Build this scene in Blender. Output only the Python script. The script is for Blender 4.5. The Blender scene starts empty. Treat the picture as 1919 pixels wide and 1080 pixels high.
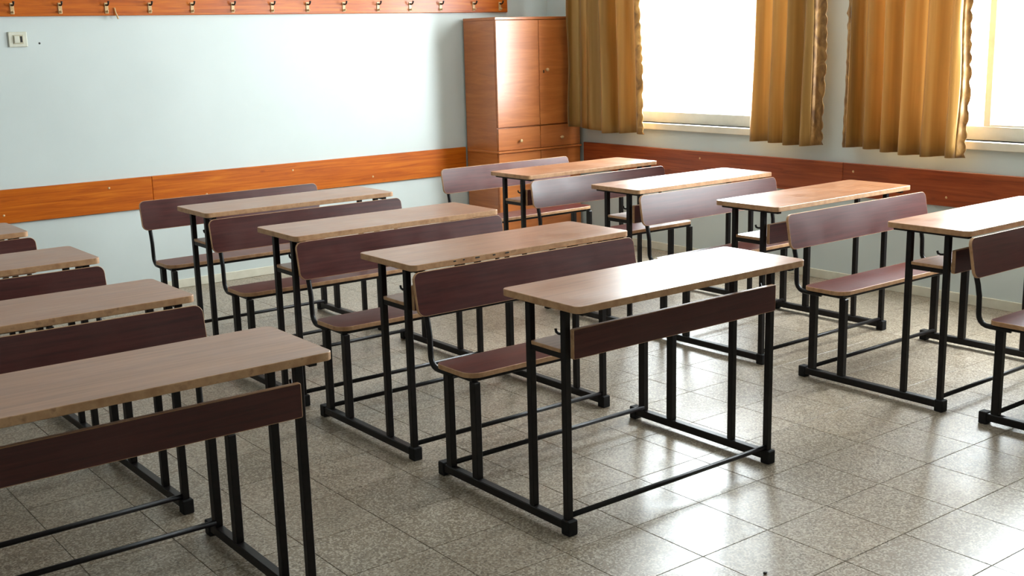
import bpy, bmesh, math, random
from mathutils import Vector, Matrix
random.seed(7)
S = bpy.context.scene
COL = S.collection
R = math.radians

# ------------------------------------------------------------------ camera
F_PX, PITCH, YAW, ROLL, CAM_H = 2168.98, 12.138, 37.434, -1.5, 1.5098
def cam_axes():
    a, b, r = R(YAW), R(PITCH), R(ROLL)
    fw = Vector((math.sin(a)*math.cos(b), math.cos(a)*math.cos(b), -math.sin(b)))
    rt = Vector((math.cos(a), -math.sin(a), 0)); up = rt.cross(fw)
    return fw, math.cos(r)*rt + math.sin(r)*up, -math.sin(r)*rt + math.cos(r)*up
FW, RT, UP = cam_axes()
cd = bpy.data.cameras.new('camera'); cam = bpy.data.objects.new('camera', cd); COL.objects.link(cam)
cd.sensor_width = 36; cd.lens = F_PX/1919*36; cd.clip_start = .05; cd.clip_end = 100
M = Matrix((RT, UP, -FW)).transposed().to_4x4(); M.translation = (0, 0, CAM_H)
cam.matrix_world = M; S.camera = cam
# ------------------------------------------------------------------ daylight: a bright even overcast sky, coming in through the windows
XR, YB, XL, YF, ZC = 5.836, 7.088, -2.2, -2.8, 3.1
WIN = [(4.70, 6.16), (2.05, 4.12)]          # window openings along the right wall
WZ0, WZ1 = .905, 2.45
w = bpy.data.worlds.new('world'); S.world = w; w.use_nodes = True
bg = w.node_tree.nodes['Background']; bg.inputs[0].default_value = (.91, .945, 1, 1); bg.inputs[1].default_value = 14.0
for (a, b) in WIN:                           # portals only guide the sky sampling, they give no light themselves
    ld = bpy.data.lights.new('window_portal', 'AREA'); ld.shape = 'RECTANGLE'; ld.size = WZ1-WZ0; ld.size_y = b-a
    ld.cycles.is_portal = True
    lo = bpy.data.objects.new('window_portal', ld); COL.objects.link(lo)
    lo.location = (XR+.19, (a+b)/2, (WZ0+WZ1)/2); lo.rotation_euler = (0, R(90), 0)
vs = S.view_settings; vs.view_transform = 'Standard'; vs.look = 'None'; vs.gamma = 1; vs.use_curve_mapping = False
vs.exposure = 1.68

# ------------------------------------------------------------------ materials
def srgb(r, g, b):
    f = lambda c: (c/255/12.92 if c/255 <= .04045 else ((c/255+.055)/1.055)**2.4)
    return (f(r), f(g), f(b), 1)
class NT:
    def __init__(s, name):
        s.m = bpy.data.materials.new(name); s.m.use_nodes = True; s.t = s.m.node_tree
        s.p = s.t.nodes['Principled BSDF']; s.out = s.t.nodes['Material Output']
    def n(s, kind, **kw):
        x = s.t.nodes.new(kind)
        for k, v in kw.items(): setattr(x, k, v)
        return x
    def l(s, a, b): s.t.links.new(a, b)
    def coords(s, scale, rnd=True, kind='Object'):
        tc = s.n('ShaderNodeTexCoord'); mp = s.n('ShaderNodeMapping'); mp.inputs['Scale'].default_value = scale
        src = tc.outputs[kind]
        if rnd:
            oi = s.n('ShaderNodeObjectInfo'); mu = s.n('ShaderNodeMath', operation='MULTIPLY'); mu.inputs[1].default_value = 37.0
            s.l(oi.outputs['Random'], mu.inputs[0]); ad = s.n('ShaderNodeVectorMath', operation='ADD')
            s.l(src, ad.inputs[0]); s.l(mu.outputs[0], ad.inputs[1]); src = ad.outputs[0]
        s.l(src, mp.inputs[0]); return mp.outputs[0]
    def noise(s, vec, scale, detail=4, rough=.55, dist=0):
        x = s.n('ShaderNodeTexNoise'); s.l(vec, x.inputs['Vector']); x.inputs['Scale'].default_value = scale
        x.inputs['Detail'].default_value = detail; x.inputs['Roughness'].default_value = rough; x.inputs['Distortion'].default_value = dist
        return x.outputs['Fac']
    def ramp(s, fac, stops):
        x = s.n('ShaderNodeValToRGB'); s.l(fac, x.inputs[0]); e = x.color_ramp.elements
        while len(e) < len(stops): e.new(.5)
        for i, (p, c) in enumerate(stops): e[i].position = p; e[i].color = c
        return x.outputs[0]
    def mix(s, fac, a, b, mode='MIX'):
        x = s.n('ShaderNodeMix', data_type='RGBA', blend_type=mode)
        if isinstance(fac, (int, float)): x.inputs[0].default_value = fac
        else: s.l(fac, x.inputs[0])
        for i, v in ((6, a), (7, b)):
            if isinstance(v, tuple): x.inputs[i].default_value = v
            else: s.l(v, x.inputs[i])
        return x.outputs[2]
    def bump(s, h, strength, dist=.002):
        x = s.n('ShaderNodeBump'); x.inputs['Strength'].default_value = strength; x.inputs['Distance'].default_value = dist
        s.l(h, x.inputs['Height']); s.l(x.outputs[0], s.p.inputs['Normal'])
    def rough(s, v, spec=.5):
        if isinstance(v, (int, float)): s.p.inputs['Roughness'].default_value = v
        else: s.l(v, s.p.inputs['Roughness'])
        s.p.inputs['Specular IOR Level'].default_value = spec
    def col(s, c):
        if isinstance(c, tuple): s.p.inputs['Base Color'].default_value = c
        else: s.l(c, s.p.inputs['Base Color'])

def m_laminate(name, c1, c2, c3, c4, r0, spec):
    t = NT(name); v = t.coords((1.2, 26, 26)); g = t.noise(v, 3.0, 6, .6, .4)
    c = t.ramp(g, [(.30, c1), (.52, c2), (.72, c3)])
    v2 = t.coords((1, 1, 1)); b = t.noise(v2, 7, 3)
    t.col(t.mix(t.ramp(b, [(.4, (0, 0, 0, 1)), (.75, (.35, .35, .35, 1))]), c, c4))
    t.rough(t.ramp(b, [(.3, (r0, r0, r0, 1)), (.7, (r0+.08, r0+.08, r0+.08, 1))]), spec); t.bump(g, .05, .001); return t.m
def m_edge():
    t = NT('pale_edge_band'); v = t.coords((1, 1, 1)); g = t.noise(v, 30, 4)
    t.col(t.ramp(g, [(.3, srgb(168, 122, 84)), (.6, srgb(196, 152, 112)), (.8, srgb(140, 98, 66))])); t.rough(.45); return t.m
def m_steel():
    t = NT('black_painted_steel'); v = t.coords((1, 1, 1)); g = t.noise(v, 60, 3)
    t.col(t.ramp(g, [(.35, srgb(12, 8, 8)), (.75, srgb(24, 16, 15))])); t.rough(.42, .3); return t.m
def m_rubber():
    t = NT('black_rubber'); v = t.coords((1, 1, 1)); t.col(t.ramp(t.noise(v, 80, 2), [(.3, srgb(14, 12, 12)), (.8, srgb(28, 24, 23))])); t.rough(.7, .3); return t.m
def m_chrome():
    t = NT('worn_steel'); v = t.coords((1, 1, 1)); g = t.noise(v, 40, 3)
    t.col(t.ramp(g, [(.4, srgb(120, 112, 104)), (.7, srgb(190, 184, 176))])); t.p.inputs['Metallic'].default_value = .8; t.rough(.3); return t.m
def m_tile():
    t = NT('terrazzo_tile'); v = t.coords((1, 1, 1))
    base = t.n('ShaderNodeObjectInfo').outputs['Random']
    c0 = t.ramp(base, [(0, srgb(134, 119, 100)), (.5, srgb(147, 133, 115)), (1, srgb(155, 139, 119))])
    big = t.noise(v, 5, 3); c0 = t.mix(t.ramp(big, [(.35, (0, 0, 0, 1)), (.7, (.5, .5, .5, 1))]), c0, srgb(122, 106, 84))
    vo = t.n('ShaderNodeTexVoronoi'); t.l(v, vo.inputs['Vector']); vo.inputs['Scale'].default_value = 185
    sp = t.n('ShaderNodeSeparateColor'); t.l(vo.outputs['Color'], sp.inputs[0])
    dark = t.ramp(sp.outputs[0], [(.0, (1, 1, 1, 1)), (.26, (.75, .75, .75, 1)), (.30, (0, 0, 0, 1))])
    lite = t.ramp(sp.outputs[1], [(.66, (0, 0, 0, 1)), (.72, (.8, .8, .8, 1))])
    c1 = t.mix(dark, c0, srgb(108, 94, 78)); c1 = t.mix(lite, c1, srgb(186, 174, 156))
    t.col(c1); r = t.noise(v, 12, 4)
    t.rough(t.ramp(r, [(.3, (.28, .28, .28, 1)), (.75, (.38, .38, .38, 1))]), .45); return t.m
def m_plain(name, c1, c2, scale, rough, spec=.5, bump=0):
    t = NT(name); v = t.coords((1, 1, 1), False); g = t.noise(v, scale, 5)
    t.col(t.ramp(g, [(.3, c1), (.7, c2)])); t.rough(rough, spec)
    if bump: t.bump(t.noise(v, scale*12, 4), bump, .002)
    return t.m
def m_wood(name, c1, c2, c3, stretch, rough, spec=.5, knots=True):
    t = NT(name); v = t.coords(stretch); g = t.noise(v, 2.2, 6, .6, 1.0)
    c = t.ramp(g, [(.28, c1), (.5, c2), (.74, c3)])
    if knots:
        tc = t.coords((2.2, 2.2, 6)); vo = t.n('ShaderNodeTexVoronoi'); t.l(tc, vo.inputs['Vector']); vo.inputs['Scale'].default_value = 1.6
        c = t.mix(t.ramp(vo.outputs['Distance'], [(.03, (.8, .8, .8, 1)), (.10, (0, 0, 0, 1))]), c, c1)
    t.col(c); t.rough(rough, spec); t.bump(g, .06, .001); return t.m
def m_curtain(name, c1, c2, c3, trans, mottled=False):
    t = NT(name); v = t.coords((1, 1, .6) if mottled else (9, 9, .3), False); g = t.noise(v, 22 if mottled else 1.5, 3, .5, 1.0 if mottled else .2)
    c = t.ramp(g, [(.34, c1), (.5, c2), (.66, c3)])
    t.col(c); t.rough(.32, .8); t.p.inputs['Metallic'].default_value = .3; t.p.inputs['Sheen Weight'].default_value = .25; t.p.inputs['Sheen Roughness'].default_value = .4
    wv = t.n('ShaderNodeTexWave'); wv.inputs['Scale'].default_value = 260; wv.bands_direction = 'Z'
    t.l(t.coords((1, 1, 1), False), wv.inputs['Vector']); t.bump(wv.outputs['Fac'], .08, .0005)
    tr = t.n('ShaderNodeBsdfTranslucent'); t.l(t.mix(.6, c, srgb(196, 170, 130)), tr.inputs[0]); mx = t.n('ShaderNodeMixShader'); mx.inputs[0].default_value = trans
    t.l(t.p.outputs[0], mx.inputs[1]); t.l(tr.outputs[0], mx.inputs[2]); t.l(mx.outputs[0], t.out.inputs[0]); return t.m
def m_glass():
    t = NT('window_glass'); tr = t.n('ShaderNodeBsdfTransparent'); gl = t.n('ShaderNodeBsdfGlossy'); gl.inputs['Roughness'].default_value = .02
    tr.inputs[0].default_value = (.95, .98, .97, 1)
    mx = t.n('ShaderNodeMixShader'); mx.inputs[0].default_value = .05; t.l(tr.outputs[0], mx.inputs[1]); t.l(gl.outputs[0], mx.inputs[2])
    t.l(mx.outputs[0], t.out.inputs[0]); return t.m
MAT = dict(lam=m_laminate('walnut_laminate', srgb(58, 22, 19), srgb(76, 31, 27), srgb(88, 40, 35), srgb(92, 52, 46), .30, .5),
  top=m_laminate('worn_tabletop_laminate', srgb(126, 79, 50), srgb(148, 97, 64), srgb(164, 114, 78), srgb(164, 120, 88), .29, .9), edge=m_edge(), steel=m_steel(), rubber=m_rubber(), chrome=m_chrome(), tile=m_tile(), glass=m_glass(),
  grout=m_plain('dark_grout', srgb(92, 82, 70), srgb(112, 100, 86), 30, .8, .3),
  wall=m_plain('pale_blue_paint', srgb(199, 206, 203), srgb(206, 213, 210), 1.6, .45, .4, .03),
  ceil=m_plain('white_ceiling_paint', srgb(226, 226, 220), srgb(232, 232, 228), 2, .8, .3),
  cream=m_plain('cream_skirting', srgb(206, 200, 180), srgb(220, 214, 196), 12, .5),
  frame=m_plain('white_window_frame', srgb(186, 186, 178), srgb(200, 200, 192), 9, .4),
  sill=m_plain('cream_sill', srgb(216, 208, 190), srgb(228, 221, 204), 9, .45),
  pine=m_wood('varnished_orange_pine', srgb(150, 66, 8), srgb(184, 90, 12), srgb(204, 114, 26), (1.0, 1.0, 22), .32, .4),
  pine_shade=m_wood('varnished_pine_shaded', srgb(118, 50, 22), srgb(150, 68, 32), srgb(170, 86, 44), (1.0, 1.0, 22), .30, .5),  # same pine as the back wall board, backlit shade put into the colour
  veneer=m_wood('wardrobe_veneer', srgb(160, 88, 40), srgb(178, 102, 48), srgb(194, 118, 60), (1.0, 1.0, 10), .30, .8, False),
  brass=m_plain('pale_brass', srgb(190, 150, 100), srgb(226, 192, 142), 60, .35),
  dark=m_plain('dark_hole', srgb(24, 20, 18), srgb(34, 28, 24), 60, .6),
  plastic=m_plain('ivory_plastic', srgb(206, 204, 186), srgb(216, 214, 198), 40, .4),
  plastic2=m_plain('ivory_rocker', srgb(184, 176, 150), srgb(196, 188, 162), 40, .4),
  curt=m_curtain('gold_satin', srgb(146, 104, 46), srgb(176, 130, 62), srgb(200, 158, 90), .24),
  hem=m_curtain('gold_ruffle', srgb(112, 76, 34), srgb(148, 104, 50), srgb(182, 138, 76), .15, True),
)

# ------------------------------------------------------------------ mesh helpers
def link(name, bm, mat, parent=None, smooth=False):
    me = bpy.data.meshes.new(name); bmesh.ops.recalc_face_normals(bm, faces=bm.faces[:]); bm.to_mesh(me); bm.free()
    me.materials.append(MAT[mat])
    if smooth:
        for p in me.polygons: p.use_smooth = True
    o = bpy.data.objects.new(name, me); COL.objects.link(o); o.parent = parent; return o
def tag(o, label, cat, group=None):
    o['label'] = label; o['category'] = cat
    if group: o['group'] = group
    return o
def struct(o, label=None):
    o['kind'] = 'structure'
    if label: o['label'] = label
    return o
def empty(name, loc=(0, 0, 0), rz=0):
    o = bpy.data.objects.new(name, None); COL.objects.link(o); o.location = loc; o.rotation_euler = (0, 0, rz); o.empty_display_size = .1; return o
def box(bm, x0, x1, y0, y1, z0, z1, bev=0.0):
    r = bmesh.ops.create_cube(bm, size=1); vs_ = r['verts']
    for v in vs_: v.co = Vector(((x0+x1)/2+v.co.x*(x1-x0), (y0+y1)/2+v.co.y*(y1-y0), (z0+z1)/2+v.co.z*(z1-z0)))
    if bev:
        es = list({e for v in vs_ for e in v.link_edges})
        bmesh.ops.bevel(bm, geom=es, offset=bev, segments=1, affect='EDGES', profile=.5)
def boxo(name, mat, parent, *a, bev=0.0):
    bm = bmesh.new(); box(bm, *a, bev=bev); return link(name, bm, mat, parent)
def rrect(x0, x1, y0, y1, rads, n=5):
    """outline with per-corner radius; corners (x0,y0),(x1,y0),(x1,y1),(x0,y1)"""
    pts = []
    for (cx, cy, sx, sy, a0), r in zip(((x0, y0, 1, 1, 180), (x1, y0, -1, 1, 270), (x1, y1, -1, -1, 0), (x0, y1, 1, -1, 90)), rads):
        ox, oy = cx+sx*r, cy+sy*r
        for i in range(n+1):
            a = R(a0+90*i/n); pts.append((ox+r*math.cos(a), oy+r*math.sin(a)))
    return pts
def inset(pts, d):
    n = len(pts); out = []
    for i in range(n):
        p, q, r_ = Vector(pts[i-1]), Vector(pts[i]), Vector(pts[(i+1) % n])
        e1, e2 = (q-p), (r_-q)
        if e1.length < 1e-7: e1 = e2
        if e2.length < 1e-7: e2 = e1
        e1.normalize(); e2.normalize(); n1, n2 = Vector((-e1.y, e1.x)), Vector((-e2.y, e2.x)); b = (n1+n2)
        b = b/max(b.length_squared, 1e-6)*2; out.append(tuple(q+b*d*.5*1.0))
    return out
def loft(bm, rings, close=False):
    """rings: list of lists of Vector (same count)."""
    vr = [[bm.verts.new(p) for p in r] for r in rings]; n = len(vr[0])
    for a, b in zip(vr, vr[1:]+([vr[0]] if close else [])):
        for i in range(n):
            bm.faces.new((a[i], a[(i+1) % n], b[(i+1) % n], b[i]))
    return vr
def slab(name, pts, t0, t1, mapf, parent, face_mat='lam', edge_mat='edge'):
    """a board with laminate faces and a pale edge band. pts: outline; thickness t0..t1; mapf(u,v,t)->xyz"""
    i1 = inset(pts, .0022); i2 = inset(pts, .004); c = .0016
    bm = bmesh.new(); V = lambda P, t: [Vector(mapf(x, y, t)) for x, y in P]
    vr = loft(bm, [V(i2, t0), V(i2, t1)]); bm.faces.new(vr[0][::-1]); bm.faces.new(vr[1])
    body = link(name, bm, face_mat, parent)
    bm = bmesh.new(); loft(bm, [V(i2, t0), V(i1, t0), V(pts, t0+c), V(pts, t1-c), V(i1, t1), V(i2, t1)], close=True)
    link('edge_band', bm, edge_mat, body); return body
def tube(name, path, r, mat, parent, n=8, smooth=True):
    bm = bmesh.new(); rings = []
    P = [Vector(p) for p in path]; prev = None
    for i, p in enumerate(P):
        d = (P[min(i+1, len(P)-1)]-P[max(i-1, 0)]).normalized()
        a = prev if prev else (Vector((1, 0, 0)) if abs(d.x) < .9 else Vector((0, 1, 0)))
        a = (a-d*a.dot(d)).normalized(); prev = a; b = d.cross(a)
        rr = r[i] if isinstance(r, (list, tuple)) else r
        rings.append([p+(a*math.cos(2*math.pi*k/n)+b*math.sin(2*math.pi*k/n))*rr for k in range(n)])
    vr = loft(bm, rings); bm.faces.new(vr[0][::-1]); bm.faces.new(vr[-1]); return link(name, bm, mat, parent, smooth)
def arc(c, r, a0, a1, n, f):
    return [f(c[0]+r*math.cos(R(a0+(a1-a0)*i/n)), c[1]+r*math.sin(R(a0+(a1-a0)*i/n))) for i in range(n+1)]
def copy_tree(o, parent=None):
    c = o.copy(); COL.objects.link(c)
    if parent: c.parent = parent
    for ch in list(o.children): copy_tree(ch, c)
    return c
def project(p):
    d = Vector(p)-Vector((0, 0, CAM_H)); z = d.dot(FW)
    return (959.5+F_PX*d.dot(RT)/z, 540-F_PX*d.dot(UP)/z, z)

# ------------------------------------------------------------------ the room
fl = struct(boxo('floor', 'grout', None, XL, XR, YF, YB, -.12, -.0025), 'speckled terrazzo tile floor, worn and polished')
TS = .289; OX, OY = 2.65, 2.19; G = .0022
bm = bmesh.new(); h = TS/2-G/2; cham = .0009
V = lambda k, z: [Vector((sx*k, sy*k, z)) for sx, sy in ((-1, -1), (1, -1), (1, 1), (-1, 1))]
vr = loft(bm, [V(h, -.012), V(h, -cham*.7), V(h-cham, 0)]); bm.faces.new(vr[2]); bm.faces.new(vr[0][::-1])
tile0 = link('tile', bm, 'tile', fl)
cells = []
for i in range(-22, 20):
    for j in range(-20, 24):
        cx, cy = OX+(i+.5)*TS, OY+(j+.5)*TS
        if cx < XL or cx > XR or cy < YF or cy > YB: continue
        x0, x1, y0, y1 = max(cx-h, XL), min(cx+h, XR), max(cy-h, YF), min(cy+h, YB)
        full = (x1-x0 > 2*h-1e-4 and y1-y0 > 2*h-1e-4)
        px, py, z = project((cx, cy, 0)); size = 0
        if z > .3 and -40 < px < 1960 and -40 < py < 1120: size = 1/z**3
        cells.append((size, full, cx, cy, x0, x1, y0, y1))
cells.sort(key=lambda c: -c[0]); made = 0; rest = bmesh.new(); used0 = False
for (size, full, cx, cy, x0, x1, y0, y1) in cells:
    if made < 296 and size > 0 and full:
        if used0: o = tile0.copy(); COL.objects.link(o)
        else: o = tile0; used0 = True
        dz = random.uniform(-.0003, 0); o.location = (cx, cy, dz); made += 1
        o.rotation_euler = (random.uniform(-.0006, .0006), random.uniform(-.0006, .0006), random.choice((0, 1, 2, 3))*math.pi/2)
    else: box(rest, x0, x1, y0, y1, -.012, -.0004)
ro = link('tile_field', rest, 'tile', fl); ro['kind'] = 'stuff'

struct(boxo('wall_back', 'wall', None, XL-.2, XR+.2, YB, YB+.2, -.12, ZC), 'pale blue painted wall at the back')
struct(boxo('wall_left', 'wall', None, XL-.2, XL, YF, YB, -.12, ZC), 'pale blue painted wall out of frame on the left')
struct(boxo('wall_front', 'wall', None, XL-.2, XR+.2, YF-.2, YF, -.12, ZC), 'pale blue painted wall behind the viewer')
bm = bmesh.new(); yy = [YF]+[c for a, b in sorted(WIN) for c in (a, b)]+[YB]
for k in range(len(yy)-1):
    a, b = yy[k], yy[k+1]
    if k % 2 == 0: box(bm, XR, XR+.2, a, b, -.12, ZC)
    else: box(bm, XR, XR+.2, a, b, -.12, WZ0); box(bm, XR, XR+.2, a, b, WZ1, ZC)
struct(link('wall_right', bm, 'wall'), 'pale grey green wall with the windows')
struct(boxo('ceiling', 'ceil', None, XL-.2, XR+.2, YF-.2, YB+.2, ZC, ZC+.15), 'white ceiling above the frame')
struct(boxo('baseboard_back', 'cream', None, XL, XR, YB-.012, YB, 0, .055, bev=.002))
struct(boxo('baseboard_right', 'cream', None, XR-.012, XR, YF, YB-.012, 0, .055, bev=.002))

# wooden wall boards (chair rails)
def wallboard(name, mat, along, a, b, label):
    e = struct(empty(name, ((a+b)/2, YB, .535) if along == 'x' else (XR, (a+b)/2, .535)), label)
    L = (b-a)/2; nj = 3 if along == 'x' else 4
    for k in range(nj):
        p, q = -L+2*L*k/nj+(.0006 if k else 0), -L+2*L*(k+1)/nj-.0006
        if along == 'x': o = boxo('board', mat, e, p, q, -.02, 0, 0, .198, bev=.003)
        else: o = boxo('board', mat, e, -.02, 0, p, q, 0, .198, bev=.003)
    n = int(2*L/.62)
    for k in range(n):
        p = -L+.2+k*.62; z = .15 if k % 2 else .05
        bm = bmesh.new(); bmesh.ops.create_uvsphere(bm, u_segments=8, v_segments=5, radius=.007)
        for v in bm.verts:
            if along == 'x': v.co = Vector((p+v.co.x, -.02+v.co.y*.4, z+v.co.z))
            else: v.co = Vector((-.02+v.co.x*.4, p+v.co.y, z+v.co.z))
        link('screw', bm, 'brass', e, True)
    return e
wallboard('trim_1', 'pine', 'x', XL, 5.015, 'varnished orange pine board running along the back wall')
wallboard('trim_2', 'pine_shade', 'y', YF, 6.66, 'varnished pine board below the windows, coloured red brown for its backlit shade')

# windows
def window(name, a, b, sash_y, label):
    e = struct(empty(name, (XR+.1, (a+b)/2, WZ0)), label); H = WZ1-WZ0; p, q = a-(a+b)/2, b-(a+b)/2; t = .045
    bx = lambda n, m, *A, par=e: boxo(n, m, par, *A, bev=.003)
    tb = .075; bx('frame_rail', 'frame', -.03, .03, p, q, 0, tb); bx('frame_rail', 'frame', -.03, .03, p, q, H-t, H)
    bx('frame_stile', 'frame', -.03, .03, p, p+t, tb, H-t); bx('frame_stile', 'frame', -.03, .03, q-t, q, tb, H-t)
    def sash(y0, y1, x, wd):
        s = bx('sash', 'frame', x-.012, x+.012, y0, y0+wd, t, H-t)
        bx('sash_stile', 'frame', x-.012, x+.012, y1-wd, y1, t, H-t, par=s)
        bx('sash_rail', 'frame', x-.012, x+.012, y0+wd, y1-wd, t, t+wd, par=s); bx('sash_rail', 'frame', x-.012, x+.012, y0+wd, y1-wd, H-t-wd, H-t, par=s)
        boxo('pane', 'glass', s, x-.002, x+.002, y0+wd, y1-wd, t+wd, H-t-wd)
    if sash_y is None: boxo('pane', 'glass', e, -.002, .002, p+t, q-t, tb, H-t)
    else:
        m = sash_y-(a+b)/2
        sash(p+t, m+.02, -.014, .042)
        boxo('pane', 'glass', e, .012, .016, m-.02, q-t, tb*.4, H-t)
    # sill board, projecting a little into the room
    bx('sill', 'sill', -.125, -.03, p-.03, q+.03, -.045, 0.0)
    return e
window('window_1', *WIN[0], None, 'bright window between the two gold curtains nearest the wardrobe')
window('window_2', *WIN[1], 3.44, 'bright sliding window at the right edge')

# ------------------------------------------------------------------ curtains
def curtain(label, path, z0f, ztop, nf, amp, seed, hems, flare):
    """path: list of (x,y) at the bottom; z0f(u) bottom height; hems: (left, right) width fraction of mottled ruffle"""
    rng = random.Random(seed); NU, NZ = 150, 26
    seg = [0]
    for a, b in zip(path, path[1:]): seg.append(seg[-1]+math.dist(a, b))
    def P(s):
        s = max(0, min(1, s))*seg[-1]
        for k in range(len(path)-1):
            if s <= seg[k+1]+1e-9:
                f = (s-seg[k])/(seg[k+1]-seg[k]); a, b = path[k], path[k+1]
                return Vector((a[0]+(b[0]-a[0])*f, a[1]+(b[1]-a[1])*f)), Vector((b[0]-a[0], b[1]-a[1])).normalized()
    ph = [rng.uniform(0, 6.28) for _ in range(5)]; wob = [rng.uniform(.6, 1.3) for _ in range(nf+3)]
    e = empty('curtain', (path[0][0], path[0][1], z0f(0)))
    base = Vector(e.location)
    def pt(u, v):
        # v: 0 bottom, 1 top
        ue = flare(u, v); c, d = P(ue); nrm = Vector((d.y, -d.x))
        if nrm.x > 0: nrm = -nrm
        warp = u+.02*math.sin(ph[0]+7*u)+.012*v*math.sin(ph[1]+9*u)
        k = warp*nf; w_ = wob[int(max(0, k))] * (1-(k-int(k))) + wob[int(max(0, k))+1]*(k-int(k))
        s_ = math.sin(2*math.pi*k+ph[2]); s_ = math.copysign(abs(s_)**.75, s_)
        off = amp*w_*s_*(1-.25*v)+.006*math.sin(31*u+ph[3]+2*v)
        z = z0f(u)+(ztop-z0f(u))*v
        along = .006*math.sin(14*v+ph[4])*(1 if u < .05 or u > .95 else .2)
        return Vector((c.x+nrm.x*off+d.x*along, c.y+nrm.y*off+d.y*along, z))-base
    def sheet(name, mat, u0, u1, shift=0, ruffle=0):
        bm = bmesh.new(); n = max(6, int(NU*(u1-u0))); g = []
        for i in range(n+1):
            u = u0+(u1-u0)*i/n; row = []
            for j in range(NZ*(3 if ruffle else 1)+1):
                v = j/(NZ*(3 if ruffle else 1)); p = pt(u, v)
                if ruffle:
                    edge = (i/n if ruffle > 0 else 1-i/n); a = .007*edge*math.sin(120*v+2.5*math.sin(17*v)); p = p+Vector((-abs(a)*1.2-.002, a, 0))
                row.append(bm.verts.new(p+Vector((-shift, 0, 0))))
            g.append(row)
        for i in range(n):
            for j in range(len(g[0])-1): bm.faces.new((g[i][j], g[i+1][j], g[i+1][j+1], g[i][j+1]))
        o = link(name, bm, mat, e, True); md = o.modifiers.new('thickness', 'SOLIDIFY'); md.thickness = .0025; md.offset = 0; return o
    l, r = hems
    sheet('cloth', 'curt', l, 1-r)
    if l: sheet('ruffle', 'hem', 0, l, 0, -1)
    if r: sheet('ruffle', 'hem', 1-r, 1, 0, 1)
    tag(e, label, 'curtain', 'gold curtains at the windows'); return e
CX = 5.72
# u runs from the far end (photo left) to the near end (photo right)
curtain('gold satin curtain partly hanging in front of the wardrobe', [(5.615, 6.60), (5.70, 6.575), (CX+.01, 6.48), (CX, 5.87)],
        lambda u: .862-.03*min(1, u*3)+.006*math.sin(9*u), 2.5, 4, .055, 3, (0, .06), lambda u, v: u*(1-.10*v))
curtain('narrow gold satin curtain left of the bare wall strip between the two windows', [(CX, 4.945), (CX, 4.395)],
        lambda u: .834+.006*math.sin(7*u), 2.5, 4, .045, 11, (0, .12), lambda u, v: (u*(1-.07*v)+.10*v) if True else u)
curtain('wide gold satin curtain right of the bare wall strip between the two windows', [(CX, 4.255), (CX, 3.455)],
        lambda u: .84-.026*u+.006*math.sin(8*u), 2.5, 6, .050, 5, (.10, .04), lambda u, v: u*(1-.0*v)+.012*v*(1-u))

# ------------------------------------------------------------------ wardrobe in the corner
WX0, WX1, WY0, WY1 = 5.022, 5.80, 6.675, 7.064
wd = empty('wardrobe', ((WX0+WX1)/2, WY1, 0)); cx = (WX0+WX1)/2
A = lambda n, m, p, x0, x1, y0, y1, z0, z1, bev=.002: boxo(n, m, p, x0-cx, x1-cx, y0-WY1, y1-WY1, z0, z1, bev=bev)
A('side_panel', 'veneer', wd, WX0, WX0+.02, WY0+.018, WY1, .0, 1.645); A('side_panel', 'veneer', wd, WX1-.02, WX1, WY0+.018, WY1, .0, 1.645)
A('top_panel', 'veneer', wd, WX0-.002, WX1+.002, WY0, WY1, 1.645, 1.664); A('back_panel', 'veneer', wd, WX0+.02, WX1-.02, WY1-.01, WY1, .02, 1.645)
A('divider', 'veneer', wd, WX0+.02, WX1-.02, WY0+.02, WY1-.01, .874, .886)
A('base_ledge', 'veneer', wd, WX0-.012, WX1, WY0-.016, WY1-.02, .704, .719)
xm = 5.412
A('plinth', 'veneer', wd, WX0+.02, WX1-.02, WY0+.03, WY0+.045, 0, .07)
def knob(parent, x, z):
    o = tube('knob', [(x-cx, WY0-WY1, z), (x-cx, WY0-WY1-.012, z), (x-cx, WY0-WY1-.016, z), (x-cx, WY0-WY1-.024, z), (x-cx, WY0-WY1-.027, z)], [.005, .005, .012, .012, .006], 'brass', parent, 12)
for x0, x1, kx in ((WX0+.002, xm-.0015, None), (xm+.0015, WX1-.002, 5.475)):
    d = A('door', 'veneer', wd, x0, x1, WY0, WY0+.017, .888, 1.642)
    if kx:
        knob(d, kx, 1.285); pl = A('keyhole', 'dark', d, kx-.026, kx-.016, WY0-.0015, WY0, 1.262, 1.282, 0)
    d2 = A('drawer', 'veneer', wd, x0, x1, WY0, WY0+.017, .722, .879); knob(d2, (x0+x1)/2, .785)
    A('lower_door', 'veneer', wd, x0, x1, WY0, WY0+.017, .075, .701)
tag(wd, 'tall orange brown veneer wardrobe in the corner beside the curtain', 'wardrobe')

# ------------------------------------------------------------------ coat rail with hooks
rail = empty('coat_rail', (3.4, YB, 1.708)); rx = 3.4
bm = bmesh.new(); box(bm, 1.2-rx, 5.437-rx, -.022, 0, 0, .15, bev=.003); link('board', bm, 'pine', rail)
hx = [1.893, 2.159, 2.429, 2.693, 2.962, 3.232, 3.507, 3.763, 4.037, 4.307, 4.569, 4.828, 5.122, 5.362]
bm = bmesh.new()
box(bm, -.011, .011, -.0265, -.022, .012, .075, bev=.0015)
hk = link('hook', bm, 'brass', rail)
pth = [(0, -.026, .058)]+[(0, -.030-.018*math.sin(R(a))*1.0, .040+.018*math.cos(R(a))) for a in range(0, 181, 30)]
pth = [(0, -.0265, .062), (0, -.042, .060), (0, -.056, .062), (0, -.064, .070), (0, -.066, .082)]
up_ = tube('peg', pth, [.006, .0055, .005, .005, .007], 'steel', hk, 8)
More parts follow.
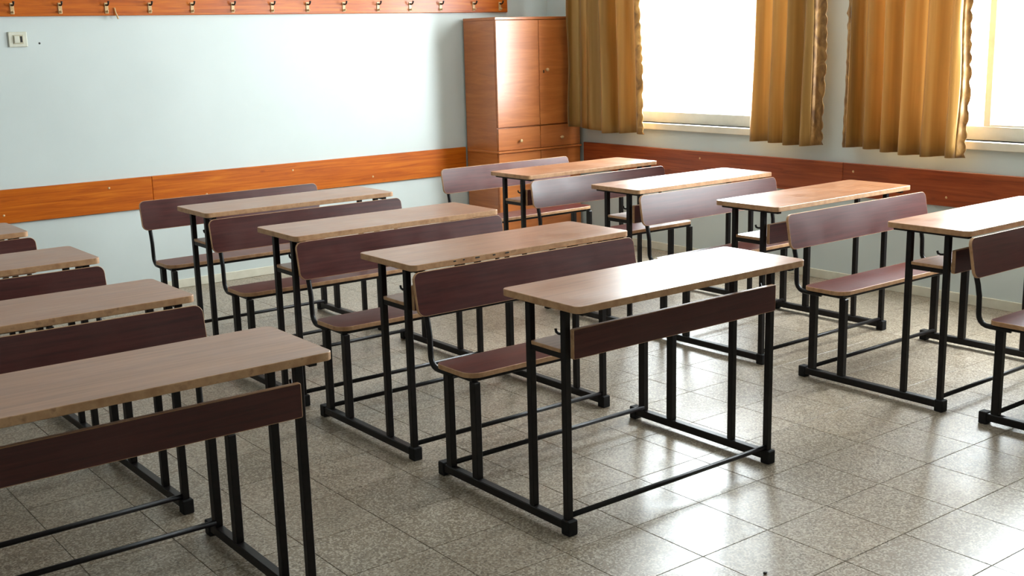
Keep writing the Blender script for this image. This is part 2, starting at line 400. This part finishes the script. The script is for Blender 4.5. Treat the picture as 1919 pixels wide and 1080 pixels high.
low = tube('lower_peg', [(0, -.0265, .026), (0, -.036, .020), (0, -.044, .022), (0, -.047, .030)], [.005, .005, .0045, .0055], 'brass', hk, 8)
for k, x in enumerate(hx):
    o = hk if k == 0 else copy_tree(hk, rail)
    o.location = (x-rx, 0, 0)
    if k: o.parent = rail
lp = tube('loose_peg', [(2.476-rx, -.026, .045), (2.479-rx, -.03, .02), (2.486-rx, -.034, -.006), (2.490-rx, -.036, -.02)], [.004, .0045, .005, .006], 'brass', rail, 8)
lp['label'] = 'bent hook hanging loose below the board'
tag(rail, 'varnished orange wooden coat rail with a row of pale hooks on back wall', 'coat rail')

# ------------------------------------------------------------------ wall switch
sw = empty('wall_switch', (1.91, YB, 1.58))
boxo('face_plate', 'plastic', sw, -.052, .052, -.010, 0, -.043, .043, bev=.004)
boxo('inner_frame', 'plastic2', sw, -.026, .030, -.0125, -.010, -.025, .025, bev=.001)
boxo('rocker', 'plastic', sw, -.022, .008, -.017, -.0125, -.021, .021, bev=.003)
boxo('indicator_slot', 'dark', sw, .012, .024, -.0135, -.0125, -.016, .018, bev=0)
tag(sw, 'small ivory switch plate on the wall below the coat rail', 'switch')
bm = bmesh.new(); bmesh.ops.create_uvsphere(bm, u_segments=8, v_segments=5, radius=.006)
for v in bm.verts: v.co = Vector((2.03+v.co.x, YB+v.co.y*.3, 1.556+v.co.z))
tag(link('nail', bm, 'dark', None, True), 'tiny dark nail head in the wall beside the ivory switch', 'nail')

# ------------------------------------------------------------------ the school desks
W, D, HT = 1.031, .3672, .75
XP = .4673; LEG = (.114, .282); BEN = (.5898, .7451)
def make_desk():
    d = empty('school_desk')
    flat = lambda x, y, t: (x, y, t)
    slab('tabletop', rrect(-W/2, W/2, 0, D, (.022,)*4), HT-.022, HT, flat, d, 'top')
    slab('seat', rrect(-.4967, .4967, .5756, .7844, (.055, .055, .03, .03)), .4, .4178, flat, d)
    # backrest: leans back, its front face through (y .8357,z .573) - (y .8648,z .7317)
    dy, dz = .8640-.8357, .7265-.573; Lb = math.hypot(dy, dz); uy, uz = dy/Lb, dz/Lb
    mb = lambda x, v, t: (x, .8357+uy*v+uz*t, .573+uz*v-uy*t)
    slab('backrest', rrect(-.5219, .5219, 0, Lb, (.03, .03, .028, .028)), -.005, .008, mb, d)
    mp = lambda x, v, t: (x, .0837+t, v)
    slab('front_panel', rrect(-.4607, .4607, .5655, .6585, (.004,)*4, 2), 0, .016, mp, d)
    slab('shelf', rrect(-.478, .478, .1265, .2695, (.006,)*4, 2), .582, .594, flat, d, 'top')
    for s in (-1, 1):
        x = s*XP
        sk = boxo('skid', 'steel', d, x-.015, x+.015, .10, .80, .014, .044, bev=.003)
        for y0, y1 in ((.0898, .128), (.772, .807)):
            boxo('foot_cap', 'rubber', sk, x-.019, x+.019, y0, y1, 0, .049, bev=.003)
        for y in LEG: boxo('desk_leg', 'steel', d, x-.0115, x+.0115, y-.0115, y+.0115, .044, .714, bev=.002)
        for y in BEN: boxo('bench_leg', 'steel', d, x-.0125, x+.0125, y-.016, y+.016, .044, .386, bev=.002)
        boxo('top_rail', 'steel', d, x-.012, x+.012, .022, D-.012, .714, .728, bev=.002)
        boxo('side_bar', 'steel', d, x-.0085, x+.0085, LEG[0]+.0115, LEG[1]-.0115, .563, .582, bev=.002)
        boxo('seat_bracket', 'steel', d, x-.0125, x+.0125, BEN[0]-.002, .772, .386, .4, bev=.002)
        # bent tube carrying the backrest
        xs = s*.4790; pa = [(xs, .70, .389), (xs, .786, .389)]
        pa += [(xs, .792+.042*math.cos(R(a)), .431+.042*math.sin(R(a))) for a in (-78, -58, -38, -18, 0)]
        # the tube rises a little behind the seat, then leans into the back of the backrest
        pa += [(xs, .836, .50), (xs, .844, .545), (xs, .8590, .60), (xs, .8765, .695)]
        tube('backrest_support', pa, .0105, 'steel', d, 8)
        hk_ = [(x, LEG[0]+.010, .640), (x, LEG[0]+.030, .637), (x, LEG[0]+.042, .640), (x, LEG[0]+.046, .650)]
        tube('bag_hook', hk_, .0045, 'steel', d, 6)
    for y, z in ((LEG[0], .058), (BEN[1]-.01, .058)):
        tube('crossbar', [(-XP+.010, y, z), (XP-.010, y, z)], .009, 'steel', d, 10)
    boxo('seat_rail', 'steel', d, -XP+.0125, XP-.0125, BEN[0]-.002, BEN[0]+.016, .386, .4, bev=.002)
    return d
proto = make_desk()
DESKS = [
 ('M1', 2.6346, 2.4607, .0007, 'brown school desk with bench alone at centre front, its whole frame and front panel showing'),
 ('M2', 2.6353, 3.3350, -.002, 'school desk with bench right behind the centre front desk, front edge of top chipped'),
 ('M3', 2.6333, 4.1980, -.0064, 'school desk with bench in centre column, third from the front'),
 ('M4', 2.6466, 5.1157, -.0021, 'rearmost school desk with bench in centre column, below the orange wall board'),
 ('R0', 4.5275, 1.5075, -.0001, 'school desk at right edge of photo with only bench, backrest and skid end in view'),
 ('R1', 4.5306, 2.3817, .0008, 'school desk with bench at the right whose glaring white top is cut by the frame'),
 ('R2', 4.5415, 3.3176, .005, 'school desk with bench in window column, third from the wardrobe, half brown glossy top'),
 ('R3', 4.5461, 4.2019, -.0053, 'school desk with bench in window column, second from the wardrobe, white glaring top'),
 ('R4', 4.5731, 5.1238, .0068, 'school desk with bench standing nearest the wardrobe'),
 ('L1', .8431, 2.5275, -.008, 'large brown school desk at lower left foreground, cut by the photo edge'),
 ('L2', .8548, 3.4200, .008, 'left column school desk right behind the lower left foreground desk'),
 ('L3', .8578, 4.3181, .0038, 'left column school desk third from front, only corner of top in view'),
 ('L4', .8431, 5.2000, 0, 'farthest left column school desk, a small table corner at the left photo edge'),
]
desk = {}
for k, (key, x, y, rz, label) in enumerate(DESKS):
    o = proto if k == 0 else copy_tree(proto)
    o.location = (x, y, 0); o.rotation_euler = (0, 0, rz); desk[key] = o
    tag(o, label, 'school desk', 'school desks with attached benches')
def chips(root, spots):
    for x, wdt in spots:
        bm = bmesh.new(); box(bm, x-wdt/2, x+wdt/2, -.0012, .004, HT-.010, HT-.005, bev=.001); c = link('edge_chip', bm, 'dark', root)
chips(desk['M2'], [(-.335, .012), (-.295, .008), (-.235, .02), (-.16, .012), (-.10, .018)])

# a crumb of dirt on the floor
bm = bmesh.new(); bmesh.ops.create_icosphere(bm, subdivisions=1, radius=.006)
for v in bm.verts: v.co = Vector((2.412+v.co.x*1.5, 1.998+v.co.y, .003+v.co.z*.5))
tag(link('crumb', bm, 'dark', None, True), 'tiny dark crumb lying on the floor tiles at bottom', 'crumb')
